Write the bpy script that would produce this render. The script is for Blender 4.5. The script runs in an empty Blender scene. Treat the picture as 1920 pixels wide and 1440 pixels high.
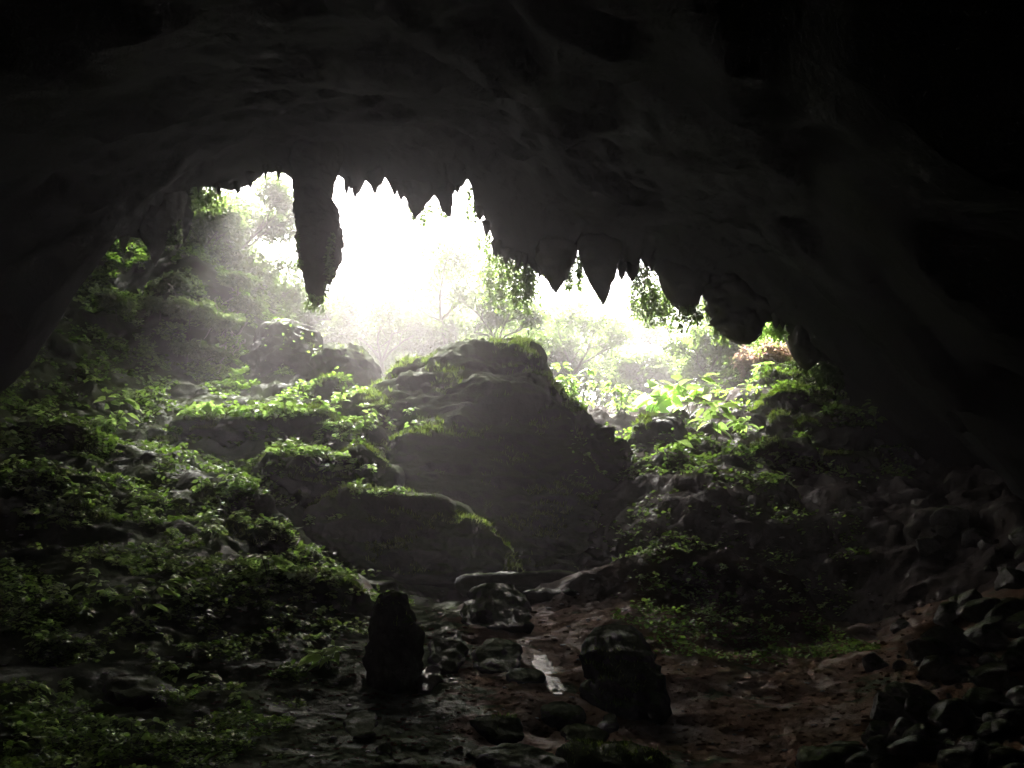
import bpy, math, random
import numpy as np
from mathutils import Vector, Euler
R = math.radians
rnd = random.Random(7)
rs = np.random.RandomState(11)
S = bpy.context.scene
COL = S.collection

# ------------------------------------------------------------------ camera
PITCH = R(18.0); FPX = 1844.0; CAMZ = 1.6
cam_d = bpy.data.cameras.new("camera"); cam = bpy.data.objects.new("camera", cam_d); COL.objects.link(cam)
cam.location = (0, 0, CAMZ); cam.rotation_euler = (math.pi/2 + PITCH, 0, 0)
cam_d.sensor_width = 36.0; cam_d.lens = 36.0*FPX/1920.0; cam_d.clip_end = 2000; cam_d.clip_start = 0.05
S.camera = cam
# ------------------------------------------------------------------ sky, sun, exposure
SUN_EL, SUN_AZ = R(54.5), R(-13)          # azimuth measured from +Y (view direction) to +X
world = bpy.data.worlds.new("World"); S.world = world; world.use_nodes = True
wn = world.node_tree.nodes; wl = world.node_tree.links
bg = wn["Background"]; sky = wn.new("ShaderNodeTexSky"); sky.sky_type = 'NISHITA'; sky.sun_disc = False
sky.sun_elevation = SUN_EL; sky.sun_rotation = SUN_AZ
sky.air_density = 1.0; sky.dust_density = 6.0; sky.ozone_density = 0.6
wl.new(sky.outputs[0], bg.inputs[0]); bg.inputs[1].default_value = 0.05
sun_d = bpy.data.lights.new("sun", 'SUN'); sun = bpy.data.objects.new("sun", sun_d); COL.objects.link(sun)
sun_d.energy = 5.0; sun_d.angle = R(22); sun_d.color = (1.0, 0.96, 0.91)
sd = Vector((math.sin(SUN_AZ)*math.cos(SUN_EL), math.cos(SUN_AZ)*math.cos(SUN_EL), math.sin(SUN_EL)))
sun.rotation_euler = sd.to_track_quat('Z', 'Y').to_euler()
sun.location = (0, 30, 60)
S.view_settings.view_transform = 'Standard'; S.view_settings.look = 'None'; S.view_settings.gamma = 1
S.view_settings.exposure = 4.05
HAZE = 0.0066
cy = S.cycles
cy.use_denoising = True; cy.denoiser = 'OPENIMAGEDENOISE'; cy.denoising_input_passes = 'RGB_ALBEDO_NORMAL'
cy.max_bounces = 5; cy.diffuse_bounces = 3; cy.glossy_bounces = 2; cy.transmission_bounces = 3
cy.volume_bounces = 0; cy.transparent_max_bounces = 6; cy.sample_clamp_indirect = 4.0
cy.use_adaptive_sampling = True; cy.adaptive_threshold = 0.02
cy.caustics_reflective = False; cy.caustics_refractive = False

# ------------------------------------------------------------------ helpers
def P(px, py, Y):
    """world point on the sight line of photo pixel (1920 wide) at depth y = Y"""
    c = (px-960.0)/FPX; s = (720.0-py)/FPX
    dy = math.cos(PITCH) - s*math.sin(PITCH); dz = math.sin(PITCH) + s*math.cos(PITCH)
    k = Y/dy
    return np.array([c*k, Y, CAMZ + dz*k])
def _h(ix, iy, iz, seed):
    n = (ix.astype(np.int64)*374761393 + iy.astype(np.int64)*668265263 + iz.astype(np.int64)*2147483647 + seed*974634777) & 0xFFFFFFFF
    n = ((n ^ (n >> 13))*1274126177) & 0xFFFFFFFF
    n = ((n ^ (n >> 15))*2246822519) & 0xFFFFFFFF
    return ((n ^ (n >> 16)) & 0xFFFFFF)/float(0xFFFFFF)
def vnoise(p, seed=0):
    """smooth value noise, -1..1; p is (n,3)"""
    f = np.floor(p); t = p-f; t = t*t*t*(t*(t*6-15)+10); i = f.astype(np.int64)
    r = 0
    for a in (0, 1):
        for b in (0, 1):
            for c in (0, 1):
                w = (t[:, 0] if a else 1-t[:, 0])*(t[:, 1] if b else 1-t[:, 1])*(t[:, 2] if c else 1-t[:, 2])
                r = r + w*_h(i[:, 0]+a, i[:, 1]+b, i[:, 2]+c, seed)
    return r*2-1
def fbm(p, scale, octs=4, seed=0, ridged=False, gain=0.5):
    q = np.asarray(p, float)/scale; a = 1.0; s = 0; tot = 0
    for o in range(octs):
        n = vnoise(q + o*17.3, seed+o)
        if ridged: n = 1-2*np.abs(n)
        s = s + a*n; tot += a; a *= gain; q = q*2.03
    return s/tot
def cells(p, scale, seed=0):
    """worley distance (F1), roughly 0..1"""
    q = np.asarray(p, float)/scale; f = np.floor(q).astype(np.int64); best = np.full(len(q), 9.0)
    for a in (-1, 0, 1):
        for b in (-1, 0, 1):
            for c in (-1, 0, 1):
                ii = f[:, 0]+a; jj = f[:, 1]+b; kk = f[:, 2]+c
                d = (ii+_h(ii, jj, kk, seed)-q[:, 0])**2 + (jj+_h(ii, jj, kk, seed+5)-q[:, 1])**2 + (kk+_h(ii, jj, kk, seed+9)-q[:, 2])**2
                best = np.minimum(best, d)
    return np.sqrt(best)
def mesh_np(name, v, tris, mat, smooth=True):
    v = np.asarray(v, np.float32); tris = np.asarray(tris, np.int32)
    me = bpy.data.meshes.new(name)
    me.vertices.add(len(v)); me.vertices.foreach_set("co", v.ravel())
    me.loops.add(tris.size); me.loops.foreach_set("vertex_index", tris.ravel())
    me.polygons.add(len(tris))
    me.polygons.foreach_set("loop_start", np.arange(0, tris.size, 3, dtype=np.int32))
    me.polygons.foreach_set("loop_total", np.full(len(tris), 3, np.int32))
    if smooth: me.polygons.foreach_set("use_smooth", np.ones(len(tris), bool))
    me.update(calc_edges=True); me.validate()
    me.materials.append(mat)
    return me
def link(name, me, parent=None, loc=None, rot=None, scale=None):
    o = bpy.data.objects.new(name, me); COL.objects.link(o)
    if parent is not None: o.parent = parent
    if loc is not None: o.location = tuple(float(a) for a in loc)
    if rot is not None: o.rotation_euler = rot
    if scale is not None: o.scale = scale if hasattr(scale, '__len__') else (scale,)*3
    return o
def tag(o, label=None, cat=None, group=None, kind=None):
    if label: o["label"] = label
    if cat: o["category"] = cat
    if group: o["group"] = group
    if kind: o["kind"] = kind
    return o
def empty(name, loc): return link(name, None, loc=loc)
def grid_tris(nu, nv, wrap=False):
    """tris of a grid with nu rows (slow) and nv columns (fast)"""
    i = np.arange(nu-1)[:, None]; j = np.arange(nv if wrap else nv-1)[None, :]
    a = i*nv + j; b = i*nv + (j+1) % nv; c = (i+1)*nv + (j+1) % nv; d = (i+1)*nv + j
    return np.concatenate([np.stack([a, b, c], -1).reshape(-1, 3), np.stack([a, c, d], -1).reshape(-1, 3)])
def normals(v, t):
    n = np.cross(v[t[:, 1]]-v[t[:, 0]], v[t[:, 2]]-v[t[:, 0]]); vn = np.zeros_like(v)
    for k in range(3): np.add.at(vn, t[:, k], n)
    return vn/(np.linalg.norm(vn, axis=1, keepdims=True)+1e-9)

# ------------------------------------------------------------------ materials
class NT:
    def __init__(s, name):
        s.m = bpy.data.materials.new(name); s.m.use_nodes = True; s.n = s.m.node_tree.nodes; s.l = s.m.node_tree.links
        s.n.clear(); s.out = s.n.new("ShaderNodeOutputMaterial")
    def new(s, t, **k):
        x = s.n.new(t)
        for a, b in k.items():
            if a in x.inputs: x.inputs[a].default_value = b
            else: setattr(x, a, b)
        return x
    def noise(s, scale, detail=6, rough=0.6, vec=None):
        x = s.new("ShaderNodeTexNoise", Scale=scale, Detail=detail, Roughness=rough)
        if vec is None:
            vec = s.geo().outputs['Position']
        s.l.new(vec, x.inputs['Vector']); return x.outputs['Fac']
    def geo(s):
        if not hasattr(s, 'g'): s.g = s.n.new("ShaderNodeNewGeometry")
        return s.g
    def ramp(s, fac, stops):
        x = s.n.new("ShaderNodeValToRGB"); s.l.new(fac, x.inputs[0]); e = x.color_ramp.elements
        while len(e) < len(stops): e.new(0.5)
        for el, (p, c) in zip(e, stops):
            el.position = p; el.color = (c, c, c, 1) if not hasattr(c, '__len__') else (*c, 1)
        return x.outputs[0]
    def math(s, op, a, b=0.5):
        x = s.n.new("ShaderNodeMath"); x.operation = op
        for i, q in enumerate((a, b)):
            if isinstance(q, (int, float)): x.inputs[i].default_value = q
            else: s.l.new(q, x.inputs[i])
        return x.outputs[0]
    def mix(s, f, a, b):
        x = s.n.new("ShaderNodeMix"); x.data_type = 'RGBA'
        for i, q in ((0, f), (6, a), (7, b)):
            if isinstance(q, (int, float)): x.inputs[i].default_value = q
            elif isinstance(q, tuple): x.inputs[i].default_value = (*q, 1)
            else: s.l.new(q, x.inputs[i])
        return x.outputs[2]
def rock_mat(name, dark, light, moss_amt, wet=0.5, soil=None, bump=0.5, mscale=1.0, xmoss=False, bd=0.12):
    m = NT(name); g = m.geo()
    n1 = m.noise(0.9*mscale, 8, 0.65); n2 = m.noise(6*mscale, 6, 0.7); n3 = m.noise(0.35*mscale, 4, 0.5)
    col = m.mix(m.ramp(n1, [(0.3, 0), (0.7, 1)]), dark, light)
    col = m.mix(m.ramp(n2, [(0.35, 0.0), (0.75, 0.55)]), col, tuple(c*1.6 for c in light))
    sep = m.n.new("ShaderNodeSeparateXYZ"); m.l.new(g.outputs['Normal'], sep.inputs[0])
    if soil:
        f = m.math('ADD', m.math('MULTIPLY', n3, 1.2), m.math('MULTIPLY', sep.outputs[2], 0.5))
        sf = m.ramp(f, [(0.1, 0), (0.35, 1)])
        if xmoss:
            s0 = m.n.new("ShaderNodeSeparateXYZ"); m.l.new(g.outputs['Position'], s0.inputs[0])
            yy = m.math('ADD', s0.outputs[1], m.math('MULTIPLY', n1, 6.0)); sf = m.math('MULTIPLY', sf, m.ramp(m.math('DIVIDE', yy, 40.0), [(0.52, 1), (0.62, 0)]))
        col = m.mix(sf, col, m.mix(n2, soil, tuple(c*0.45 for c in soil)))
    if moss_amt > 0:
        f = m.math('ADD', m.math('MULTIPLY', sep.outputs[2], 0.75), m.math('MULTIPLY', n1, 0.9))
        if xmoss:
            sp = m.n.new("ShaderNodeSeparateXYZ"); m.l.new(g.outputs['Position'], sp.inputs[0])
            ratio = m.math('DIVIDE', sp.outputs[0], m.math('MAXIMUM', sp.outputs[1], 4.0))
            f = m.math('ADD', f, m.math('MINIMUM', m.math('MAXIMUM', m.math('MULTIPLY', m.math('ADD', ratio, 0.12), -2.0), -0.3), 0.3))
        f = m.ramp(f, [(1.05-moss_amt*0.6, 0), (1.3-moss_amt*0.6, 1)])
        mc = m.mix(n2, (0.018, 0.032, 0.005), (0.055, 0.085, 0.012))
        col = m.mix(f, col, mc)
    b = m.new("ShaderNodeBsdfPrincipled"); m.l.new(col, b.inputs['Base Color'])
    r = m.ramp(m.noise(1.7*mscale, 5, 0.6), [(0.38, 0.85-0.55*wet), (0.62, 0.9)])
    m.l.new(r, b.inputs['Roughness'])
    m.l.new(m.ramp(m.noise(1.7*mscale, 5, 0.6), [(0.38, 0.04+0.5*wet), (0.5, 0.02)]), b.inputs['Specular IOR Level'])
    bu = m.new("ShaderNodeBump", Strength=bump, Distance=bd)
    h = m.math('ADD', m.noise(3.2*mscale, 9, 0.72), m.math('MULTIPLY', m.noise(22*mscale, 4, 0.7), 0.25))
    m.l.new(h, bu.inputs['Height']); m.l.new(bu.outputs[0], b.inputs['Normal'])
    m.l.new(b.outputs[0], m.out.inputs[0]); return m.m
def leaf_mat(name, c1, c2, trans=0.5, rough=0.4, island=True):
    m = NT(name); g = m.geo()
    oi = m.n.new("ShaderNodeObjectInfo")
    f = m.math('FRACT', m.math('ADD', g.outputs['Random Per Island'], oi.outputs['Random']))
    col = m.mix(f, c1, c2)
    d = m.new("ShaderNodeBsdfPrincipled", Roughness=rough); m.l.new(col, d.inputs['Base Color'])
    t = m.n.new("ShaderNodeBsdfTranslucent")
    hs = m.new("ShaderNodeHueSaturation", Saturation=1.1, Value=2.6); m.l.new(col, hs.inputs['Color']); m.l.new(hs.outputs[0], t.inputs[0])
    mx = m.new("ShaderNodeMixShader"); mx.inputs[0].default_value = trans
    m.l.new(d.outputs[0], mx.inputs[1]); m.l.new(t.outputs[0], mx.inputs[2]); m.l.new(mx.outputs[0], m.out.inputs[0]); return m.m
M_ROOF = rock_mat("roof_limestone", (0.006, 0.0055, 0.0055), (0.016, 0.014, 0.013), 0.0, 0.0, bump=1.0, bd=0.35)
M_STAL = rock_mat("stalactite_stone", (0.016, 0.013, 0.011), (0.04, 0.034, 0.028), 0.15, 0.2, bump=0.7, mscale=2)
M_ROCK = rock_mat("mossy_rock", (0.016, 0.014, 0.013), (0.045, 0.040, 0.036), 0.74, 0.12, bump=0.9)
M_BARE = rock_mat("bare_rock", (0.014, 0.012, 0.012), (0.045, 0.04, 0.037), 0.12, 0.55, bump=0.8, mscale=1.6)
M_SOIL = rock_mat("soil_slope", (0.018, 0.014, 0.012), (0.05, 0.038, 0.03), 0.22, 0.42, soil=(0.22, 0.122, 0.068), bump=0.8, xmoss=True)
M_SCREE = rock_mat("scree_rock", (0.07, 0.065, 0.063), (0.24, 0.23, 0.22), 0.38, 0.8, bump=0.8, mscale=3)
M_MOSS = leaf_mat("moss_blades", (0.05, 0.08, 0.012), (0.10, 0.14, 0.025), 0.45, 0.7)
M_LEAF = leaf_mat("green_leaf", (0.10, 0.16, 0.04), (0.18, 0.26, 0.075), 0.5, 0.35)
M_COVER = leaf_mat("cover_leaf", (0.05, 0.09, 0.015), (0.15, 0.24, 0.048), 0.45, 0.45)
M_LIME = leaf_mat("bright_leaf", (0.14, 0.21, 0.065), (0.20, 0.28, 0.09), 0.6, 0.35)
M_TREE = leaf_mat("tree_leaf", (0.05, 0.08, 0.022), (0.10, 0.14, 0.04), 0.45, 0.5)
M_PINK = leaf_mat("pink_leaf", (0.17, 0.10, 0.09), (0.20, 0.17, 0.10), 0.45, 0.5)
def simple(name, c, rough=0.8, scale=12):
    m = NT(name); col = m.mix(m.noise(scale, 5, 0.6), tuple(x*0.5 for x in c), c)
    b = m.new("ShaderNodeBsdfPrincipled", Roughness=rough); m.l.new(col, b.inputs['Base Color'])
    bu = m.new("ShaderNodeBump", Strength=0.5, Distance=0.03); m.l.new(m.noise(scale*2, 5, 0.7), bu.inputs['Height']); m.l.new(bu.outputs[0], b.inputs['Normal'])
    m.l.new(b.outputs[0], m.out.inputs[0]); return m.m
M_BARK = simple("bark", (0.14, 0.12, 0.095))
M_ROOT = simple("root_bark", (0.30, 0.27, 0.23))
M_STEM = simple("stem_green", (0.06, 0.09, 0.02), 0.5)
mm = NT("wet_trickle"); b_ = mm.new("ShaderNodeBsdfPrincipled", Roughness=0.12); b_.inputs['Base Color'].default_value = (0.16, 0.15, 0.14, 1)
bu_ = mm.new("ShaderNodeBump", Strength=0.9, Distance=0.06); mm.l.new(mm.noise(7, 6, 0.65), bu_.inputs['Height']); mm.l.new(bu_.outputs[0], b_.inputs['Normal'])
mm.l.new(b_.outputs[0], mm.out.inputs[0]); M_WET = mm.m

mm = NT("glint_chip"); b_ = mm.new("ShaderNodeBsdfPrincipled", Roughness=0.08); b_.inputs['Base Color'].default_value = (0.35, 0.34, 0.33, 1); b_.inputs['Specular IOR Level'].default_value = 1.0  # pale, mirror-smooth material for the chips added to make glints
mm.l.new(b_.outputs[0], mm.out.inputs[0]); M_GLINT = mm.m
# ------------------------------------------------------------------ ground heightfield
def rbf(pts):
    p = np.array(pts, float); X = p[:, :2]; n = len(p)
    D = np.linalg.norm(X[:, None]-X[None], axis=2); A = np.sqrt(D*D+0.6)
    Q = np.hstack([np.ones((n, 1)), X/50]); M = np.zeros((n+3, n+3)); M[:n, :n] = A; M[:n, n:] = Q; M[n:, :n] = Q.T
    w = np.linalg.solve(M, np.concatenate([p[:, 2], np.zeros(3)]))
    def f(x, y):
        q = np.stack([np.ravel(x), np.ravel(y)], 1).astype(float); out = np.zeros(len(q))
        for s in range(0, len(q), 40000):
            c = q[s:s+40000]; d = np.sqrt(((c[:, None]-X[None])**2).sum(2)+0.6)
            out[s:s+40000] = d@w[:n] + w[n] + (c/50)@w[n+1:]
        return out.reshape(np.shape(x))
    return f
G = [P(*a) for a in [
    (0,1440,9),(480,1440,9.3),(960,1440,10),(1440,1440,10.5),(1920,1400,9.5),
    (0,1300,12),(480,1290,13),(960,1290,14),(1440,1300,14),(1920,1200,14),
    (0,1150,15.5),(400,1140,17.5),(700,1180,17.5),(1000,1150,19.5),(1500,1180,19),(1920,1090,18),
    (0,1000,19.5),(400,1000,23),(900,1075,27),(1300,1010,27),(1600,1040,26),(1920,985,24),
    (0,850,24),(300,830,30),(600,850,31),(1200,900,31),(1500,900,31),(1750,920,30),
    (0,770,28),(200,700,34),(400,690,37),(700,730,38),(1100,790,38),(1300,800,37),(1480,740,39),(1620,850,38),
    (100,600,36),(200,440,41.5),(300,480,42),(115,455,39.8),(60,530,37.5),(250,570,39.5),(350,500,41),(150,300,46),(240,300,47),(450,560,43),(530,630,44),(700,720,44),(1100,790,44),(1300,770,44),(1420,700,43),(1530,680,43),(1620,790,42),
    (350,370,49),(440,450,51),(520,600,54),(1540,660,48),(1420,640,52)]]
HUMP = [P(1120,1085,22), P(1180,1062,22.5), P(1260,1043,23), P(1330,1062,22.5), P(1410,1092,22), P(1500,1128,21.3), P(1565,1160,20.5)]
G += HUMP + [h + np.array([0.0, 1.8, -1.1]) for h in HUMP]
G += [np.array(a, float) for a in [(0,0,0),(-12,0,2),(12,0,1),(0,-20,-1),(-30,-20,3),(30,-20,0),(-40,10,10),(40,10,8),(-45,40,28),(45,40,20),
    (-10,60,8),(0,62,7),(10,62,8),(22,62,18),(0,80,6),(-20,80,24),(30,85,18),(0,140,30),(-90,60,45),(90,60,35),(-90,140,50),(90,140,45),(0,-100,0),(-90,-60,10),(90,-60,5)]]
gbase = rbf(G)
def ground_z(x, y, fine=True):
    x = np.asarray(x, float); y = np.asarray(y, float); sh = x.shape
    z = gbase(x, y).ravel(); p = np.stack([x.ravel(), y.ravel(), z], 1)
    d = np.hypot(p[:, 0], p[:, 1]); amp = np.clip(d/30, 0.15, 1.0)
    q = p*np.array([1, 1, 0.0])
    z = z + amp*(0.9*fbm(q, 6.0, 4, 3) + 0.5*fbm(q, 2.2, 5, 21, ridged=True, gain=0.6) - 0.2)
    if fine:
        nearf = np.clip((d-13)/12, 0.35, 1)
        z = z + amp*nearf*(0.16*(cells(q, 1.3, 8)-0.5)*-1 + 0.16*fbm(q, 0.6, 4, 33, gain=0.65) + 0.06*(0.5-cells(q, 0.45, 18)) + 0.22*fbm(q, 1.7, 5, 133, ridged=True, gain=0.62))
    # soft terraces
    st = 1.1; zz = z + 0.5*fbm(q, 5, 2, 77); f = zz/st - np.floor(zz/st); tz = (f*f*(3-2*f)-f)*st*0.55
    z = z + tz*np.clip((d-10)/14, 0, 1)
    return z.reshape(sh)
def axis(segs):
    out = []
    for a, b, n in segs: out += list(np.linspace(a, b, n, endpoint=False))
    return np.array(out+[segs[-1][1]])
gx = axis([(-150,-40,24),(-40,-26,34),(-26,-14,110),(-14,14,300),(14,24,90),(24,40,34),(40,150,24)])
gy = axis([(-100,-10,20),(-10,6,24),(6,22,210),(22,46,230),(46,66,60),(66,150,24)])
XX, YY = np.meshgrid(gx, gy); ZZ = ground_z(XX, YY)
gv = np.stack([XX.ravel(), YY.ravel(), ZZ.ravel()], 1); gt = grid_tris(len(gy), len(gx))
gn = normals(gv, gt)
msk = ((np.abs(gv[:, 0]) < 26) & (gv[:, 1] > 5) & (gv[:, 1] < 60)).astype(float)
dsp = np.clip((np.hypot(gv[:, 0], gv[:, 1])-13)/12, 0.3, 1)*0.16*fbm(gv, 1.1, 3, 91, ridged=True)
gv = gv + gn*(dsp*msk*np.clip(np.hypot(gv[:, 0], gv[:, 1])/28, 0.25, 1))[:, None]
ground = link("ground", mesh_np("ground", gv, gt, M_SOIL)); tag(ground, kind="structure")

# ------------------------------------------------------------------ cave ceiling and the cliff above its mouth
RIMY = 40.0
RIM = [(60,500),(110,470),(150,440),(165,428),(200,432),(240,440),(262,445),(300,450),(325,462),(336,440),(339,400),(337,352),(350,335),(385,345),(430,355),(460,345),(480,330),(490,316),
 (505,322),(515,318),(530,322),(545,333),(558,352),(612,352),(620,332),(632,325),(645,335),(655,352),(662,345),(668,362),(682,334),(694,345),(710,345),(718,325),(730,345),(745,352),(760,370),
 (768,380),(800,378),(812,362),(822,375),(840,375),(845,345),(852,355),(868,345),(880,322),(886,345),(890,385),(905,400),(918,430),(925,450),(935,478),(960,485),(990,492),(1000,505),
 (1012,512),(1022,505),(1062,505),(1072,480),(1085,462),(1095,485),(1150,498),(1158,500),(1165,515),(1173,505),(1182,520),(1192,515),(1200,478),(1208,490),(1214,500),(1219,477),(1226,500),
 (1240,520),(1250,545),(1312,550),(1318,530),(1330,550),(1340,580),(1425,600),(1435,577),(1445,600),(1460,605),(1480,597),(1487,620),(1491,655),(1500,680),(1530,672),(1538,668),(1545,685),
 (1560,710),(1580,745),(1600,765),(1640,790),(1665,850),(1700,885),(1800,960)]
rp = np.array([P(a, b, RIMY) for a, b in RIM]); rx, rz = rp[:, 0], rp[:, 2]
o_ = np.argsort(rx, kind='stable'); rx, rz = rx[o_], rz[o_]
C = [(a, RIMY, float(np.interp(a, rx, rz))+0.3) for a in np.arange(-19, 18, 2.0)]
C += [(-24,40,19),(-32,40,14),(21,40,8),(28,40,3)]
C += [tuple(P(0,770,28.5)), tuple(P(60,620,34.5)), tuple(P(1760,910,34)), tuple(P(1920,975,26)), tuple(P(2000,1050,19))]
for yy_, mg in ((32, 1.0), (24, 1.3), (17, 1.6), (11, 1.8), (7, 2.0)):
    for px_ in range(60, 1801, 145):
        q = P(px_, 500, RIMY); zr_ = float(np.interp(q[0], rx, rz)) if q[0] > rx[0] else rz[0]
        zr_ = max(zr_, float(np.max(rz[(rx > q[0]-1.5) & (rx < q[0]+1.5)]))) if ((rx > q[0]-1.5) & (rx < q[0]+1.5)).any() else zr_
        C.append((q[0]*yy_/40, yy_, 1.6+(zr_-1.6)*yy_/40+mg))
C += [(-2,2,6),(5,2,5),(-7,2,5),(-11,6,3),(10,6,3),(0,-5,6),(7,-6,3),(-8,-6,3),(0,-12,2),(0,-18,-2),(-20,-15,-5),(20,-15,-5),(-16,10,2),(-20,20,5),(-22,28,9),(17,8,0),(19,18,2),(24,30,0),(-30,30,10),(-30,5,-3),(0,-40,-10)]
cbase = rbf(C)
cx = axis([(-34,-19,40),(-19,17,620),(17,32,40)])
cyv = np.concatenate([np.linspace(-24, 20, 60, endpoint=False), np.linspace(20, 34, 60, endpoint=False), np.linspace(34, RIMY, 60)])
CX, CY = np.meshgrid(cx, cyv); CZ = cbase(CX, CY)
rimz = np.interp(cx, rx, rz, left=None, right=None); inr = ((cx > rx[0]) & (cx < rx[-1])).astype(float)
rb = cbase(cx, np.full_like(cx, RIMY))
delta = (rimz-rb)*inr
CZ = CZ + delta[None, :]*np.exp(-(RIMY-CY)/1.6)
cvv = np.stack([CX.ravel(), CY.ravel(), CZ.ravel()], 1)
fade = np.clip((RIMY-0.3-cvv[:, 1])/2.5, 0, 1)
dn = fade*(0.35+0.45*fbm(cvv*np.array([1, 1, 0.3]), 3.5, 4, 51, ridged=True) + 0.5*fbm(cvv, 1.2, 3, 61))
cvv[:, 2] += np.maximum(dn, -0.6) + fade*0.25
# lip and outer cliff rows
rows = [cvv]
for k, (dy, dz) in enumerate([(0.35,0.12),(0.9,0.5),(1.6,1.3),(2.2,2.6),(2.8,4.5),(3.6,7),(4.5,11),(6,17),(9,24)]):
    zz = cvv[-len(cx):, 2] + dz + (0.35*fbm(np.stack([cx, cx*0+dy*3, cx*0], 1), 1.4, 3, 70+k) if k else 0)
    zz = zz*(1-min(1, k/9)) + min(1, k/9)*(np.maximum(zz, 34)) if k > 3 else zz
    yy = RIMY + dy + 0.5*dy/2*fbm(np.stack([cx, cx*0+dy, cx*0+5], 1), 2.0, 3, 80)
    rows.append(np.stack([cx, yy, zz], 1))
zt = rows[-1][:, 2]
for yb, zb in ((38, 46), (10, 46), (-30, 30), (-60, 2)):
    w = np.clip(1-((np.abs(cx)-18)/16), 0, 1)
    rows.append(np.stack([cx, cx*0+yb, np.maximum(zb*w, -5)*1.0], 1))
cv_all = np.concatenate(rows); nr = len(cv_all)//len(cx)
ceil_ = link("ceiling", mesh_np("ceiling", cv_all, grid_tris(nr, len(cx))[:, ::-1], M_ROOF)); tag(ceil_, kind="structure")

# ------------------------------------------------------------------ lofted rocks: silhouette rows (y, left, right) in photo pixels at depth Y
GBV = None
from mathutils.bvhtree import BVHTree
GBV = BVHTree.FromPolygons([tuple(a) for a in gv], [tuple(int(q) for q in t) for t in gt])
def ghit(px, py):
    d = Vector(P(px, py, 10.0)) - Vector((0, 0, CAMZ)); return GBV.ray_cast(Vector((0, 0, CAMZ)), d.normalized(), 90.0)[0]
SURF = []      # surfaces that can carry moss and plants: (verts, tris, weight)
def loft(name, rows, Y, label, cat, mat, depth=0.8, noise=0.25, seed=0, nseg=110, step=0.07, yt=None, surf=1.0, hang=False, group=None, shelf=0.25, cellk=0.5, moss=None):
    if hang and nseg > 30:
        y_, l_, r_ = rows[0]; c_ = (l_+r_)/2; w_ = (r_-l_)/2; rows = [(y_-70, c_-w_*0.35, c_+w_*0.35), (y_-32, c_-w_*0.8, c_+w_*0.8)] + rows
    if Y is None:
        y_, l_, r_ = rows[-1]; hs = [ghit(l_*(1-f)+r_*f, y_) for f in (0.15, 0.5, 0.85)]; Y = float(np.median([h.y for h in hs if h is not None])) + 0.2*(r_-l_)/FPX*10
        h_ = ghit((rows[0][1]+rows[0][2])/2, rows[0][0])
        if name == 'stalagmite': yt = Y+0.3
        elif h_ is not None: yt = Y + min(5.0 if name == 'rock' else 1.6, max(0.0, 0.7*(h_.y-Y)))
    if Y == 'ground': Yr = [(ghit((l+r)/2, y) or Vector((0, 15, 0))).y for y, l, r in rows]; Y = Yr[-1]
    else:
        if yt is None: yt = Y if hang else Y + 0.35*(rows[-1][0]-rows[0][0])/FPX*Y*min(1, (rows[-1][2]-rows[-1][1])/200)
        a0, a1 = rows[0][0], rows[-1][0]; Yr = [yt + (Y-yt)*(y-a0)/(a1-a0) for y, l, r in rows]
    pts = [(P(l, y, q), P(r, y, q)) for (y, l, r), q in zip(rows, Yr)]
    zs = np.minimum.accumulate(np.array([(a[2]+b[2])/2 for a, b in pts]) - 1e-3*np.arange(len(pts))); L = np.array([a[0] for a, b in pts]); Rr = np.array([b[0] for a, b in pts]); Yc = np.array(Yr, float)
    if zs[0] < zs[-1]: zs, L, Rr, Yc = zs[::-1], L[::-1], Rr[::-1], Yc[::-1]
    n = max(10, int(abs(zs[0]-zs[-1])/step)); n = min(n, 170)
    z = np.linspace(zs[0], zs[-1], n); l = np.interp(-z, -zs, L); r = np.interp(-z, -zs, Rr); yc = np.interp(-z, -zs, Yc)
    cxx = (l+r)/2; w = np.maximum((r-l)/2, 0.01)
    wmax = w.max(); th = np.linspace(0, 2*math.pi, nseg, endpoint=False)
    c, s = np.cos(th), np.sin(th); e = 0.85
    ux = np.sign(c)*np.abs(c)**e; uy = np.sign(s)*np.abs(s)**e
    t = np.linspace(0, 1, n)
    dep = (w*0.75 + wmax*0.25*np.minimum(1, t*6))*depth if not hang else w*depth
    if not hang: dep *= np.minimum(1, np.sqrt(np.linspace(0, 6, n)+0.02))
    V = np.stack([cxx[:, None]+w[:, None]*ux[None], yc[:, None]+dep[:, None]*uy[None], np.repeat(z[:, None], nseg, 1)], -1).reshape(-1, 3)
    top = np.array([[cxx[0], yc[0], z[0]+(0.02 if not hang else 0.0)]]); bot = np.array([[cxx[-1], Y, z[-1]]])
    V = np.concatenate([V, top, bot]); T = grid_tris(n, nseg, True)
    j = np.arange(nseg); T = np.concatenate([T[:, ::-1], np.stack([np.full(nseg, n*nseg), j, (j+1) % nseg], 1), np.stack([np.full(nseg, n*nseg+1), (n-1)*nseg+(j+1) % nseg, (n-1)*nseg+j], 1)])
    N = normals(V, T)
    sc = max(0.5, wmax)
    amp = noise*min(1.0, 0.35+wmax*0.3)
    d = amp*(0.8*fbm(V, sc*0.55, 4, seed) + 0.7*fbm(V*np.array([0.6, 0.6, 1.5]), sc*0.4, 3, seed+40, ridged=True) + cellk*(0.55-cells(V, max(0.35, sc*0.28), seed+3)))
    if shelf: 
        q = V*np.array([0.25, 0.25, 1]); d = d + shelf*amp*1.6*fbm(q, 0.7, 2, seed+11, ridged=True)
    d += 0.07*amp/0.25*fbm(V, 0.22, 3, seed+71)
    if hang: d += amp*0.55*fbm(V*np.array([1, 1, 0.22]), max(0.16, sc*0.22), 3, seed+90, ridged=True)
    wl_ = np.clip(np.interp(V[:, 2], z[::-1], w[::-1])/(wmax*0.5), 0.12, 1)
    V = V + N*(d*wl_)[:, None]
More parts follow.
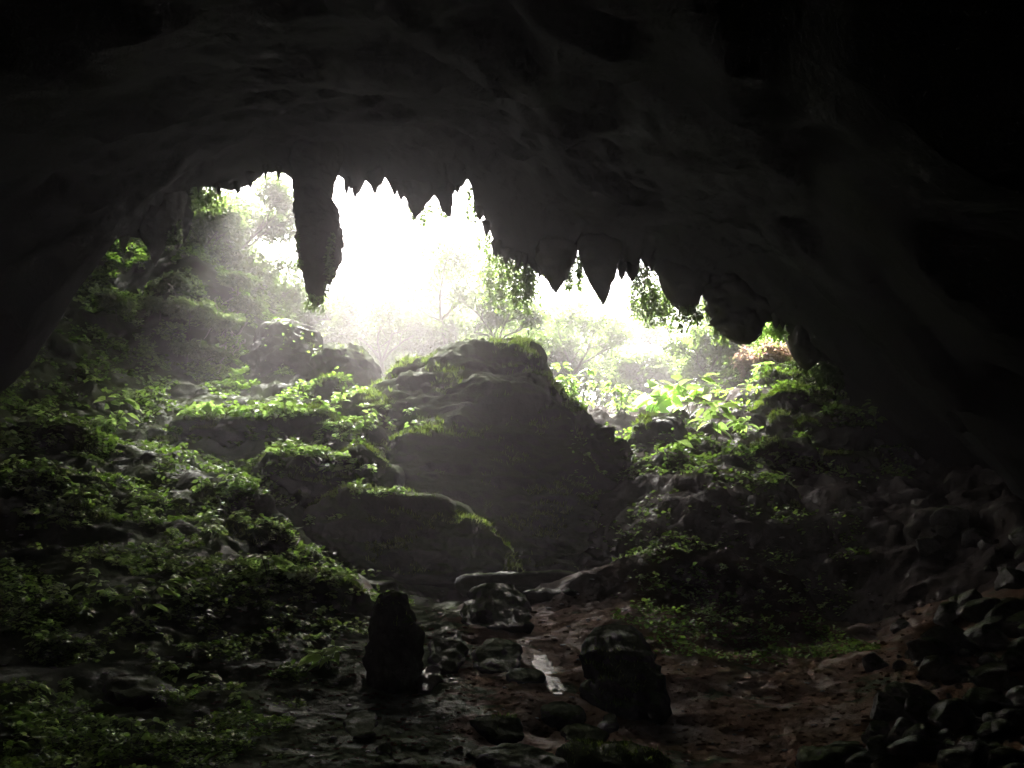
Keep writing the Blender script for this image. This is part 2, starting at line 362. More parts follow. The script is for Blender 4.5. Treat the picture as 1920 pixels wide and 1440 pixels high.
    if surf > 0: SURF.append((V, T, surf))
    base = np.array([cxx[-1], Y, z[-1]]) if not hang else np.array([cxx[0], Y, z[0]])
    o = link(name, mesh_np(name, V-base, T, mat), loc=base); tag(o, label, cat, group)
    return o
SL = "stalactites along the cave mouth"
def stal(rows, Y, label, **k): return loft("stalactite", rows, Y, label, "stalactite", M_STAL, depth=k.pop('depth', 0.9), noise=k.pop('noise', 0.16), hang=True, surf=0, nseg=56, group=SL, shelf=0.1, **k)
stal([(240,535,655),(290,548,640),(330,553,622),(370,556,618),(400,556,628),(430,557,637),(455,561,638),(480,563,633),(500,569,629),(520,571,618),(545,576,607),(562,583,603),(573,590,597)], 37.5,
     "longest and thickest stalactite, a dark blunt column hanging in the bright mouth", seed=5, noise=0.22)
stal([(470,612,636),(500,610,632),(518,612,626),(534,616,619)], 37.2, "stubby stalactite tip clinging to the side of the longest one", seed=6)
stal([(360,240,345),(400,252,338),(430,264,326),(455,273,310),(478,283,299),(498,289,292)], 38.5, "broad dark stalactite hanging lowest over the hazy left slope", seed=7)
stal([(405,172,214),(440,181,205),(462,188,198),(474,192,194)], 38.8, "short stalactite at the far left end of the rim", seed=8)
stal([(410,214,250),(440,222,242),(462,228,236),(476,231,233)], 38.7, "short stalactite between the left end stub and the broad left one", seed=9)
stal([(430,318,342),(448,322,338),(466,330,334)], 38.7, "short stub just right of the broad left stalactite", seed=10)
stal([(310,686,722),(335,693,714),(352,698,708),(363,702,704)], 39, "small thin stalactite between two white notches near the top", seed=11)
stal([(340,755,815),(370,764,802),(388,768,794),(402,774,784),(410,778,780)], 39, "pointed stalactite left of the slim one, ending above hanging leaves", seed=12)
stal([(340,815,852),(370,821,848),(390,828,846),(404,838,845)], 39.2, "slim stalactite beside the tall leafy notch", seed=13)
stal([(480,1005,1078),(505,1018,1066),(525,1028,1056),(540,1036,1048),(548,1041,1044)], 39, "medium stalactite between the hanging bush and the tall narrow notch", seed=14)
stal([(460,1084,1170),(490,1094,1156),(515,1102,1149),(540,1114,1143),(558,1124,1138),(571,1130,1132)], 38.8, "sharply pointed dark stalactite right of the tall narrow notch", seed=15)
stal([(495,1160,1174),(512,1162,1170),(524,1165,1167)], 39.4, "tiny tooth first after the sharply pointed stalactite", seed=16)
stal([(500,1176,1198),(515,1180,1192),(526,1184,1187)], 39.4, "second tiny tooth after the sharply pointed stalactite", seed=17)
stal([(520,1238,1332),(545,1248,1318),(565,1262,1308),(580,1276,1300),(592,1287,1292)], 38.8, "wide blunt stalactite with leafy creeper on its edge", seed=18)
stal([(560,1330,1445),(590,1340,1428),(612,1352,1420),(630,1366,1408),(642,1380,1395)], 38.4, "widest rounded stalactite lobe beside the lime green notch", seed=19, noise=0.45)
stal([(650,1486,1550),(672,1493,1538),(686,1503,1525),(694,1511,1515)], 38.6, "last small stalactite low on the right of the rim", seed=20)
tiny = [(355,352),(372,358),(410,366),(446,362),(470,352),(498,328),(523,330),(650,362),(666,370),(740,362),(752,372),(858,362),(900,412),(912,440),(930,480),(948,492),(972,496),(985,500),(1012,520),(1076,490),(1222,505),(1322,560),(1455,612),(1468,612),(1550,712),(1566,735),(1588,770),(1606,782),(1625,800)]
for k, (a, b) in enumerate(tiny):
    w = rnd.uniform(3, 7)
    o = loft("small_stalactite", [(b-rnd.uniform(18, 30), a-w*1.6, a+w*1.6), (b-6, a-w*0.8, a+w*0.8), (b+rnd.uniform(0, 8), a-0.6, a+0.6)], 39.3, "small stone tooth on the jagged rim of the cave mouth", "stalactite", M_STAL, depth=0.9, noise=0.1, hang=True, surf=0, nseg=20, seed=100+k, shelf=0, group="small stone teeth along the rim")

# the great mound and the boulders
loft("rock_mound", [(646,893,930),(652,868,985),(664,830,1000),(700,790,1012),(735,765,1020),(752,730,1040),(800,675,1075),(860,630,1110),(920,600,1150),(1000,580,1190),(1095,570,1220)], 31, 
     "great layered rock mound with a flat crown in the middle of the cave mouth", "rock mound", M_ROCK, depth=0.7, noise=0.6, seed=31, nseg=240, shelf=0.12, surf=1.0, yt=36.5)
loft("rock_outcrop", [(672,785,800),(690,752,840),(712,738,860),(760,735,880),(820,735,900)], 34, "knobbly shoulder on the left of the great mound's crown", "rock outcrop", M_ROCK, depth=0.6, noise=0.35, seed=32)
loft("rock_outcrop", [(664,992,1006),(672,984,1014),(695,982,1018),(725,985,1020),(760,990,1020)], 33.6, "upright knob on the right end of the great mound's crown", "rock outcrop", M_BARE, depth=0.7, noise=0.2, seed=33)
loft("rock_outcrop", [(728,880,1020),(740,860,1046),(780,850,1062),(830,845,1090),(900,840,1120)], 32.6, "mossy shelf just below the great mound's crown", "rock outcrop", M_ROCK, depth=0.35, noise=0.3, seed=34, nseg=160)
loft("rock_outcrop", [(755,775,830),(775,750,860),(810,740,880),(860,735,900),(930,730,910)], 32.2, "humped mossy ledge on the left flank of the great mound", "rock outcrop", M_ROCK, depth=0.5, noise=0.4, seed=35, nseg=150)
loft("rock_outcrop", [(795,900,960),(812,850,1050),(850,820,1100),(920,780,1150),(1000,740,1190),(1095,640,1225)], 28.8, "smooth dark bulging face at the foot of the great mound", "rock outcrop", M_ROCK, depth=0.4, noise=0.35, seed=36, nseg=220, surf=0.5, yt=33.5)
loft("rock_outcrop", [(715,1030,1042),(760,1035,1075),(810,1050,1120),(860,1070,1175),(905,1090,1215),(960,1100,1235)], 32.5, "steep mossy flank sloping down right of the great mound", "rock outcrop", M_ROCK, depth=0.6, noise=0.35, seed=37, nseg=150, surf=1.3)
loft("rock_outcrop", [(945,1130,1165),(965,1100,1190),(1000,1070,1225),(1050,1050,1240),(1090,1040,1240)], 29.5, "rounded dark boulder bulging at the right foot of the mound", "rock outcrop", M_ROCK, depth=0.7, noise=0.3, seed=38, nseg=150)
loft("boulder", [(598,533,541),(605,519,558),(616,508,574),(632,494,594),(650,482,605),(680,470,612),(740,462,630),(800,455,640)], 38, "tall hazy boulder standing under the thickest stalactite", "boulder", M_BARE, depth=0.8, noise=0.34, seed=41, nseg=150, surf=0.03)
loft("boulder", [(648,640,655),(656,618,672),(672,600,690),(690,590,703),(712,585,702),(740,570,690),(780,560,680)], 36.5, "low rounded boulder leaning right of the tall hazy one", "boulder", M_ROCK, depth=0.8, noise=0.34, seed=42, nseg=130, surf=0.06)
loft("rock_outcrop", [(708,620,645),(722,600,660),(750,590,668),(790,585,680)], 35, "small knob in front of the two hazy boulders", "rock outcrop", M_ROCK, depth=0.8, noise=0.25, seed=43)
loft("rock_ledge", [(735,690,735),(755,660,780),(785,640,800),(830,620,810)], 34, "low mossy ledge leading up to the gap left of the mound", "rock ledge", M_ROCK, depth=0.6, noise=0.35, seed=44, surf=1.5)
loft("rock_ledge", [(774,480,580),(788,400,620),(806,335,645),(830,295,660),(880,270,670),(940,270,680)], 31, "wide dark ledge with leafy top edge left of the mound", "rock ledge", M_ROCK, depth=0.45, noise=0.4, seed=45, nseg=200, surf=1.5)
loft("rock_ledge", [(800,600,680),(820,575,700),(850,560,730),(900,550,740)], 30.2, "leafy step between the wide dark ledge and the mound", "rock ledge", M_ROCK, depth=0.5, noise=0.4, seed=46, nseg=120, surf=1.5)
loft("rock_ledge", [(850,580,640),(862,520,690),(885,480,735),(925,460,770),(985,450,800)], 28, "stepped ledge crowded with bright seedlings", "rock ledge", M_ROCK, depth=0.45, noise=0.4, seed=47, nseg=160, surf=1.5)
loft("rock_ledge", [(913,695,750),(930,650,800),(960,610,850),(990,590,900),(1040,570,950),(1095,560,980)], 26, "long sloping ledge with a mossy crest below the seedling ledge", "rock ledge", M_ROCK, depth=0.4, noise=0.35, seed=48, nseg=180, surf=1.5)
loft("rock_ledge", [(905,425,465),(935,385,500),(970,350,530),(1020,300,570),(1080,290,600)], 24.5, "leafy rib of rock on the lower left slope", "rock ledge", M_ROCK, depth=0.45, noise=0.4, seed=49, nseg=140, surf=1.5)
loft("rock_ledge", [(985,340,440),(1000,310,500),(1030,290,560),(1080,280,600),(1140,280,610)], 22.5, "mossy step under the leafy rib", "rock ledge", M_ROCK, depth=0.4, noise=0.4, seed=50, nseg=140, surf=1.5)
loft("rock_outcrop", [(1072,540,620),(1090,480,655),(1120,440,690),(1165,425,705),(1220,430,700),(1270,440,690)], 18, "dark outcrop buried in bushy seedlings beside the stalagmite", "rock outcrop", M_ROCK, depth=0.6, noise=0.35, seed=51, nseg=150, surf=1.6)
loft("stalagmite", [(1113,730,742),(1122,722,752),(1150,715,764),(1190,708,775),(1230,702,785),(1262,698,788),(1290,704,780)], None, "dark blunt stalagmite standing on the brown slope", "stalagmite", M_BARE, depth=0.9, noise=0.24, seed=52, nseg=110, shelf=0.6, surf=0.6)
loft("rock_outcrop", [(1100,895,960),(1112,884,972),(1140,874,988),(1180,868,996)], None, "wet fluted stone sticking out at the foot of the mound", "rock outcrop", M_BARE, depth=0.35, noise=0.25, seed=53, surf=0)
loft("rock_outcrop", [(704,738,775),(730,695,800),(770,645,830),(820,592,850),(880,550,860),(930,540,860)], 31.6, "lumpy shoulder spreading from the great mound down to the left", "rock outcrop", M_ROCK, depth=0.6, noise=0.45, seed=39, nseg=160, surf=0.5, yt=34.5)
loft("rock_outcrop", [(760,1052,1082),(800,1060,1122),(850,1070,1168),(900,1080,1212),(960,1080,1248),(1030,1080,1262)], 30.6, "lumpy shoulder spreading from the great mound down to the right", "rock outcrop", M_ROCK, depth=0.5, noise=0.45, seed=40, nseg=160, surf=0.6, yt=33.0)
# right side
loft("boulder", [(780,1222,1262),(790,1200,1274),(806,1186,1280),(830,1182,1300),(870,1190,1310),(920,1205,1310)], 34, "hazy boulder with a hooked top in the gap right of the mound", "boulder", M_BARE, depth=0.7, noise=0.25, seed=55, nseg=130)
loft("boulder", [(826,1290,1325),(838,1270,1342),(860,1260,1350),(900,1260,1345),(950,1250,1335)], 33, "rounded boulder leaning on the hooked one from the right", "boulder", M_BARE, depth=0.7, noise=0.25, seed=56, nseg=110)
loft("rock_outcrop", [(925,1270,1310),(935,1240,1335),(960,1220,1365),(1000,1210,1395),(1050,1205,1400)], 29.5, "mossy capped rock low in the gully right of the mound", "rock outcrop", M_ROCK, depth=0.6, noise=0.35, seed=57, nseg=130, surf=1.4)
loft("boulder", [(901,1430,1455),(910,1412,1472),(930,1402,1488),(955,1400,1500),(985,1395,1505)], 29.5, "moss capped dome of rock on the shaded right slope", "boulder", M_ROCK, depth=0.8, noise=0.25, seed=58, surf=2)
loft("rock_ledge", [(822,1470,1500),(835,1430,1512),(855,1405,1525),(900,1395,1540)], 32.5, "mossy rock with crumbled top above the moss capped dome", "rock ledge", M_ROCK, depth=0.6, noise=0.4, seed=59, surf=2)
loft("rock_ledge", [(848,1555,1640),(854,1540,1646),(880,1545,1650),(940,1550,1660)], 32, "flat topped ledge at the right foot of the rim", "rock ledge", M_ROCK, depth=0.4, noise=0.2, seed=60, surf=1.5)
loft("rock_ledge", [(735,1475,1530),(750,1440,1570),(775,1420,1590),(820,1410,1600)], 37.5, "rugged green ledge under the right end of the rim", "rock ledge", M_ROCK, depth=0.5, noise=0.5, seed=61, nseg=150, surf=2)
loft("rock_ledge", [(780,1500,1580),(795,1450,1610),(830,1440,1620)], 35.5, "broken shelf between the two right hand ledges", "rock ledge", M_ROCK, depth=0.5, noise=0.5, seed=62, nseg=130, surf=2)
loft("rock_outcrop", [(700,1440,1475),(715,1425,1500),(740,1415,1520),(770,1400,1530)], 40.5, "pale weathered block below the pink flowering shrub", "rock outcrop", M_BARE, depth=0.6, noise=0.4, seed=63)
loft("rock_ledge", [(958,1310,1360),(972,1290,1420),(990,1280,1470),(1030,1270,1500)], 28, "long wet step crossing the gully on the right", "rock ledge", M_BARE, depth=0.4, noise=0.35, seed=64, nseg=130)
loft("boulder", [(1172,1130,1165),(1190,1105,1200),(1230,1090,1225),(1290,1110,1243),(1345,1150,1246)], None, "black jutting rock in the lower middle of the slope", "boulder", M_BARE, depth=0.7, noise=0.2, seed=66, nseg=130)
# smaller rocks on the brown slope
for k, (rows, Y, lab, mat) in enumerate([
    ([(1205,925,960),(1222,895,975),(1250,890,972),(1262,900,960)], 16.5, "rounded rock lying left of the wet white streak", M_BARE),
    ([(1195,830,860),(1212,812,875),(1240,808,870),(1262,830,850)], 16.3, "lumpy rock just right of the stalagmite", M_BARE),
    ([(1255,800,822),(1265,785,828),(1280,780,820),(1300,783,806)], 15.5, "tilted wet stone at the stalagmite's right foot", M_WET),
    ([(1278,1110,1140),(1290,1092,1165),(1312,1100,1170),(1330,1120,1165)], 13.6, "jagged wet rock touching the black jutting rock", M_BARE),
    ([(1335,665,685),(1345,652,700),(1365,650,703),(1385,660,695)], 11.4, "dark round rock with moss above it near the bottom edge", M_BARE),
    ([(1388,785,800),(1395,778,806),(1405,779,805)], 10.6, "small black stone right of the dark round rock", M_BARE),
    ([(1402,715,728),(1408,710,732),(1416,711,730)], 10.5, "small stone between the dark round rock and the frame's foot", M_BARE),
    ([(1422,712,728),(1432,705,738),(1442,705,738)], 10.0, "low stone at the bottom edge under the round rock", M_BARE),
    ([(1424,755,780),(1432,748,788),(1442,748,788)], 10.0, "flat low stone second along the bottom edge", M_BARE),
    ([(1322,1040,1070),(1335,1018,1085),(1352,1015,1090),(1364,1030,1080)], 12.2, "two humped black rock on the open brown earth", M_BARE),
    ([(1345,1140,1152),(1360,1126,1155),(1374,1128,1152)], 11.9, "squat dark rock right of the two humped one", M_BARE),
    ([(1340,890,960),(1352,880,975),(1375,905,985),(1392,920,970)], 11.5, "moss edged rock in the middle of the open brown earth", M_ROCK),
    ([(1405,885,960),(1415,880,1010),(1432,900,1050),(1450,920,1060)], 10.0, "long dark slab along the bottom edge", M_BARE),
    ([(1366,1080,1120),(1375,1060,1135),(1392,1065,1130)], 11.2, "mossy low rock between slab and squat rock", M_ROCK),
    ([(1400,1070,1180),(1412,1050,1230),(1440,1050,1260)], 10.1, "broad mossy rock at the bottom, right of the long slab", M_ROCK),
    ([(1088,700,735),(1096,685,745),(1112,690,745)], 22, "wet flat rock where the bushes meet the mound", M_BARE),
    ([(1108,1010,1090),(1118,980,1105),(1132,985,1100)], 21.0, "low dark ledge right of the fluted stone", M_BARE),
    ([(1085,880,1090),(1094,860,1110),(1110,870,1105)], 23.5, "long low ledge running along the foot of the mound", M_BARE),
    ([(1260,960,1010),(1268,955,1015),(1280,960,1010)], 15.0, "thin dark slab left of the wet streak's lower end", M_BARE),
    ([(1270,225,290),(1288,205,310),(1320,215,330)], 12.0, "black hollow rock in the leafy lower left slope", M_BARE),
    ([(1400,1530,1620),(1412,1510,1660),(1440,1505,1670)], 10.2, "shelf of dark stone at the bottom, left of the rubble", M_BARE),
    ([(800,60,140),(820,20,200),(870,0,230),(920,0,240)], 26, "fern covered knob high on the left edge", M_ROCK),
    ([(1080,180,250),(1100,130,330),(1140,120,380)], 18.5, "mossy shelf below the upper left plants", M_ROCK),
    ([(960,60,160),(985,30,230),(1020,20,260)], 22, "mossy bulge below the fern covered knob", M_ROCK),
    ]):
    loft("rock", rows, None if Y < 17 else Y, lab, "rock", mat, depth=0.8, noise=0.16, seed=200+k, nseg=80, step=0.03, surf=1.2 if mat is M_ROCK else 0.0)
loft("wet_rock", [(1232,1000,1022),(1240,996,1030),(1256,1004,1040),(1275,1016,1052),(1292,1030,1062),(1303,1040,1056)], 'ground', "white glistening wet streak of rock on the brown slope", "wet rock", M_WET, depth=0.5, noise=0.10, seed=260, nseg=90, step=0.01, surf=0)

# ------------------------------------------------------------------ scree at lower right: individual stones copied from eight shapes
def ico(n):
    import bmesh
    bm = bmesh.new(); bmesh.ops.create_icosphere(bm, subdivisions=n, radius=1.0)
    v = np.array([x.co[:] for x in bm.verts]); t = np.array([[q.index for q in f.verts] for f in bm.faces]); bm.free(); return v, t
iv, it = ico(4)
stone_meshes = []
for k in range(8):
    v = iv*np.array([1.0, 0.75+0.3*rnd.random(), 0.5+0.25*rnd.random()])
    for c in range(15):     # chop flat facets
        d = rs.normal(size=3); d /= np.linalg.norm(d); h = 0.38+0.3*rs.rand(); s = v@d; v = v - np.outer(np.maximum(s-h, 0)*0.97, d)
    n = normals(v, it); v = v + n*(0.05*fbm(v+k*7, 0.5, 4, 300+k) + 0.05*fbm(v, 0.2, 3, 310+k, ridged=True))[:, None]
    stone_meshes.append(mesh_np("scree_stone", v, it, M_SCREE))
def gz(x, y): return float(ground_z(np.array([x]), np.array([y]))[0])
from mathutils.bvhtree import BVHTree
BV = BVHTree.FromPolygons([tuple(a) for a in np.concatenate([gv]+[s[0] for s in SURF])],
      [tuple(int(q) for q in t) for t in np.concatenate([gt] + [s[1]+o for s, o in zip(SURF, np.cumsum([len(gv)]+[len(s[0]) for s in SURF])[:-1])])])
CAMV = Vector((0, 0, CAMZ))
def hit(px, py):
    """where the sight line of a photo pixel meets the ground or a rock"""
    d = Vector(P(px, py, 10.0)) - CAMV
    return BV.ray_cast(CAMV, d.normalized(), 70.0)
def drop(x, y): return BV.ray_cast(Vector((x, y, 60)), Vector((0, 0, -1)), 100)
cnt = 0; tries = 0
while cnt < 230 and tries < 3000:
    tries += 1
    px = rnd.uniform(1600, 1960); py = rnd.uniform(970, 1470)
    if py > 1130 and px < 1680-(py-1130)*0.15+rnd.uniform(-30, 30): continue
    if py < 1130 and (px < 1690 or px < 1690+(py-985)*1.3+rnd.uniform(-40, 60)): continue
    loc, nor, idx, dist = hit(px, py)
    if loc is None: continue
    s = rnd.choice([10, 14, 18, 26, 40, 62, 80])*rnd.uniform(0.8, 1.2)*(0.45 if py < 1130 else 0.62)*dist/FPX
    o = link("scree_stone", stone_meshes[cnt % 8], loc=loc+Vector((0, 0, s*0.12)), rot=(rnd.uniform(-.35, .35), rnd.uniform(-.35, .35)-0.2, rnd.uniform(0, 6.28)), scale=(s, s, s))
    tag(o, "glistening rubble stone heaped in the lower right corner", "stone", "rubble stones heaped at lower right"); cnt += 1

# ------------------------------------------------------------------ loose grit on the brown earth
pv, pt = ico(1)
gp = []
for k in range(4000):
    px_ = rnd.uniform(380, 1900) + rnd.gauss(0, 60); py_ = 1110+340*rnd.random()**0.8
    h_ = ghit(px_, py_)
    if h_ is None or h_.y > 26: continue
    gp.append(h_)
gp = np.array(gp); r = np.random.RandomState(3); sz_ = 0.008+0.03*r.rand(len(gp))**4
sz_ *= np.clip(gp[:, 1]/12, 0.8, 1.6); rr_ = 1+0.35*r.normal(size=(len(gp), len(pv), 1)).clip(-1, 1)*0.6
V = gp[:, None]+pv[None]*rr_*sz_[:, None, None]*np.array([1.3, 1, 0.7])
T_ = (pt[None]+(np.arange(len(gp))*len(pv))[:, None, None]).reshape(-1, 3)
tag(link("pebbles", mesh_np("pebbles", V.reshape(-1, 3), T_, M_SOIL, smooth=False)), "loose grit strewn over the brown earth", "pebbles", kind="stuff")
gp = [ghit(rnd.uniform(0, 1650), 880+560*rnd.random()) for k in range(420)]
gp = np.array([h for h in gp if h is not None and h.y < 32]); r = np.random.RandomState(4)
V = gp[:, None]+pv[None]*(1+0.3*r.normal(size=(len(gp), len(pv), 1)).clip(-1, 1))*((0.012+0.022*r.rand(len(gp)))*np.clip(gp[:, 1]/14, 0.8, 2))[:, None, None]*np.array([1.5, 1, 0.6])
T_ = (pt[None]+(np.arange(len(gp))*len(pv))[:, None, None]).reshape(-1, 3)
tag(link("glint_chips", mesh_np("glint_chips", V.reshape(-1, 3), T_, M_GLINT, smooth=False)), "pale glossy chips added for sparkle over the wet slopes", "glints", kind="stuff")  # invented chips, added only to stand for glints on wet ground
# ------------------------------------------------------------------ leaves
LEAF_T = np.array([[0,2,1],[0,3,2],[1,2,5],[1,5,4],[2,3,6],[2,6,5],[4,5,7],[5,6,7]])
LEAF_V = np.array([[0,0,0],[-.5,.33,.08],[0,.36,0],[.5,.33,.08],[-.36,.7,.03],[0,.72,-.04],[.36,.7,.03],[0,1,-.13]])
SMALL_T = np.array([[0,1,2],[0,2,3]]); SMALL_V = np.array([[0,0,0],[-.5,.45,.06],[0,1,-.08],[.5,.45,.06]])
def leaves(pos, dirs, ups, length, width, small=False):
    pos = np.asarray(pos, float); n = len(pos); d = dirs/(np.linalg.norm(dirs, axis=1, keepdims=True)+1e-9)
    s = np.cross(d, ups); s /= np.linalg.norm(s, axis=1, keepdims=True)+1e-9; u = np.cross(s, d)
    LV, LT = (SMALL_V, SMALL_T) if small else (LEAF_V, LEAF_T)
    L = np.broadcast_to(length, (n,)); W = np.broadcast_to(width, (n,))
    V = pos[:, None] + s[:, None]*(LV[None, :, 0:1]*W[:, None, None]) + d[:, None]*(LV[None, :, 1:2]*L[:, None, None]) + u[:, None]*(LV[None, :, 2:3]*L[:, None, None])
    T = LT[None] + (np.arange(n)*len(LV))[:, None, None]
    return V.reshape(-1, 3), T.reshape(-1, 3)
def tube(pts, r0, r1, seg=5):
    pts = np.asarray(pts, float); n = len(pts); t = np.gradient(pts, axis=0); t /= np.linalg.norm(t, axis=1, keepdims=True)+1e-9
    a = np.cross(t, np.array([0.31, 0.2, 0.93])); a /= np.linalg.norm(a, axis=1, keepdims=True)+1e-9; b = np.cross(t, a)
    th = np.linspace(0, 2*math.pi, seg, endpoint=False); r = np.linspace(r0, r1, n)
    V = pts[:, None] + r[:, None, None]*(a[:, None]*np.cos(th)[None, :, None] + b[:, None]*np.sin(th)[None, :, None])
    return V.reshape(-1, 3), grid_tris(n, seg, True)
def join(parts):
    vs, ts, o = [], [], 0
    for v, t in parts: vs.append(v); ts.append(t+o); o += len(v)
    return np.concatenate(vs), np.concatenate(ts)
def unit(v): return v/(np.linalg.norm(v)+1e-9)
UP = np.array([0, 0, 1.0])
def plant_geo(seed, h, nst, nl, L, W, spread=0.6, droop=0.3, vary=0.25):
    """stems with whorls of leaves -> (stem geometry, leaf geometry)"""
    r = np.random.RandomState(seed); st = []; lp = []; ld = []; ln = []
    for s in range(nst):
        a = r.rand()*6.283; tilt = spread*(0.2+r.rand()); top = np.array([math.cos(a)*tilt, math.sin(a)*tilt, 1.0])*h*(0.6+0.5*r.rand())
        pts = [np.zeros(3), top*0.5+np.array([0, 0, 0.08*h]), top]; st.append(tube(pts, 0.010*h+0.003, 0.006*h+0.001, 4))
        for k in range(nl):
            f = 1.0 if k < nl*0.6 else 0.4+0.6*r.rand(); p = top*f + (np.array([0, 0, 0.04*h]) if f < 1 else 0)
            b = r.rand()*6.283 + k*2.4; d = np.array([math.cos(b), math.sin(b), 0.35-droop*r.rand()*2]); q = p + d*L*0.25
            st.append(tube([p, q], 0.008*h+0.001, 0.006*h+0.001, 3)); lp.append(q); ld.append(d+np.array([0, 0, -0.15])); ln.append(L*(1-vary+2*vary*r.rand()))
    lp = np.array(lp); ld = np.array(ld); ln = np.array(ln)
    return join(st), leaves(lp, ld, np.tile(UP, (len(lp), 1)) + 0.4*r.normal(size=(len(lp), 3)), ln, ln*W/L)
protos = []
for k, (h, nst, nl, L, W) in enumerate([(0.16,3,5,0.10,0.06),(0.20,3,6,0.09,0.065),(0.14,5,5,0.08,0.055),(0.26,3,6,0.13,0.065),(0.12,6,4,0.075,0.06),(0.22,2,7,0.14,0.06),(0.18,6,6,0.09,0.05),(0.15,4,4,0.11,0.075)]):
    s, l = plant_geo(400+k, h, nst, nl, L, W)
    protos.append((mesh_np("stem", s[0], s[1], M_STEM), mesh_np("leaves", l[0], l[1], M_LIME if k % 3 else M_LEAF)))
def put_plant(k, loc, sc, rz, label, group, name="small_plant", tilt=(0, 0)):
    r = empty(name, loc); r.rotation_euler = (tilt[0], tilt[1], rz); r.scale = (sc,)*3
    tag(r, label, "plant", group)
    link("stem", protos[k][0], r); link("leaves", protos[k][1], r); return r
# patches where the photo shows leafy growth: (px, py, spread x, spread y, how many, size, which region)
LL = ("leafy seedling among many on the lower left slope", "seedlings on the lower left slope")
LM = ("leafy seedling on the ledges between the left edge and the mound", "seedlings on the ledges left of the mound")
LR = ("leafy seedling on the brown hump right of the middle", "seedlings on the brown hump")
patches = [(60,900,50,40,9,1.2,LL),(100,960,60,30,7,1.2,LL),(205,815,20,18,5,1.5,LL),(60,820,60,20,8,1.2,LL),(170,950,60,25,9,1.0,LL),(230,950,30,20,6,1.1,LL),(110,990,50,15,8,.9,LL),
 (150,1060,100,20,8,1.0,LL),(280,1060,40,20,7,1.0,LL),(180,1130,110,25,12,1.1,LL),(60,1130,50,40,9,1.0,LL),(330,1140,60,30,9,.9,LL),(100,1220,90,40,16,.9,LL),(240,1200,70,30,12,.9,LL),
 (40,1340,40,50,10,.8,LL),(200,1380,60,30,8,.7,LL),(330,1250,40,40,7,.8,LL),(430,1340,30,50,5,.6,LL),(60,1400,60,40,12,.6,LL),(180,1420,60,30,10,.55,LL),(330,1390,60,50,9,.55,LL),(110,1310,60,30,9,.65,LL),(500,1420,40,20,3,.45,LL),
 (390,785,60,8,8,1.3,LM),(500,790,70,8,10,1.3,LM),(620,770,60,14,9,1.1,LM),(640,815,50,12,10,1.1,LM),(570,860,50,10,8,1.2,LM),(650,880,60,14,13,1.2,LM),(730,935,50,8,7,1.0,LM),(700,800,60,15,8,1.1,LM),
 (420,925,40,20,8,1.2,LM),(460,975,50,14,10,1.0,LM),(390,1000,60,14,9,1.0,LM),(590,980,15,8,3,.9,LM),
 (520,1090,60,25,14,.9,LM),(620,1100,50,30,16,.9,LM),(560,1150,70,25,12,.9,LM),(610,1200,40,20,6,.9,LM),(460,1100,30,20,5,.9,LM),
 (1290,1090,60,20,6,.6,LR),(1400,1110,70,20,8,.6,LR),(1480,1140,50,16,9,.7,LR),(1350,1140,60,20,6,.6,LR),(1320,1180,20,14,3,.8,LR),(1440,1200,30,30,4,.7,LR)]
npl = 0
for (px, py, sx, sy, n, sz, (lab, grp)) in patches:
    for q in range(n):
        loc, nor, idx, dist = hit(px+rnd.gauss(0, sx*0.6), py+rnd.gauss(0, sy*0.6))
        if loc is None or dist > 60: continue
        put_plant(rnd.randrange(8), loc-Vector((0, 0, 0.02)), sz*rnd.uniform(0.7, 1.3)*max(1.0, dist/19), rnd.uniform(0, 6.28), lab, grp, tilt=(rnd.uniform(-.2, .3), rnd.uniform(-.2, .2))); npl += 1

# special plants with their own look
def special(name, px, py, label, seed, h, nst, nl, L, W, mat, Y=None, rot=0.0, droop=0.3, spread=0.6, group=None, rx=0.0):
    if Y is None:
        loc, nor, idx, dist = hit(px, py); loc = loc if loc is not None else Vector(P(px, py, 20))
    else: loc = Vector(P(px, py, Y))
    r = empty(name, loc); r.rotation_euler = (rx, 0, rot); tag(r, label, "plant", group)
    s, l = plant_geo(seed, h, nst, nl, L, W, spread, droop)
    link("stem", mesh_np("stem", s[0], s[1], M_STEM), r); link("leaves", mesh_np("leaves", l[0], l[1], mat), r); return r
special("leafy_plant", 505, 1105, "tall bright sapling rising out of the bushy seedlings", 501, 0.85, 3, 9, 0.26, 0.12, M_LIME)
special("leafy_plant", 260, 1165, "arching plant with long hanging leaves on the left slope", 502, 0.55, 3, 8, 0.30, 0.11, M_LEAF)
special("leafy_plant", 615, 1255, "sprig of pointed leaves hanging over the brown earth", 503, 0.35, 4, 7, 0.22, 0.08, M_LIME, rx=0.6)
special("round_leaf_plant", 388, 1290, "plant with round coin shaped leaves by the damp crack", 504, 0.20, 4, 2, 0.16, 0.16, M_LIME)
special("leafy_plant", 370, 1175, "sparse plant above the damp crack with oval leaves", 505, 0.25, 3, 3, 0.15, 0.10, M_LEAF)
special("leafy_plant", 300, 1265, "drooping plant over the black hollow rock", 506, 0.25, 3, 5, 0.12, 0.06, M_LEAF)
special("leafy_plant", 245, 1410, "upright plant near the bottom edge on the left", 507, 0.28, 3, 6, 0.10, 0.06, M_LEAF)
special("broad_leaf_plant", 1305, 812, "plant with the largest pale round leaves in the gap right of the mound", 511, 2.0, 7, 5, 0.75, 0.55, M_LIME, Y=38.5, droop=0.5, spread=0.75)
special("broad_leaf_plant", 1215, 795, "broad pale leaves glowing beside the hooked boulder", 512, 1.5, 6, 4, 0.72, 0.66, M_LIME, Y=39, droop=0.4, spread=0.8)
special("broad_leaf_plant", 1345, 830, "whorl of long oval leaves nearest the camera in the right gap", 513, 1.5, 3, 7, 0.62, 0.30, M_LIME, Y=34, droop=0.5)
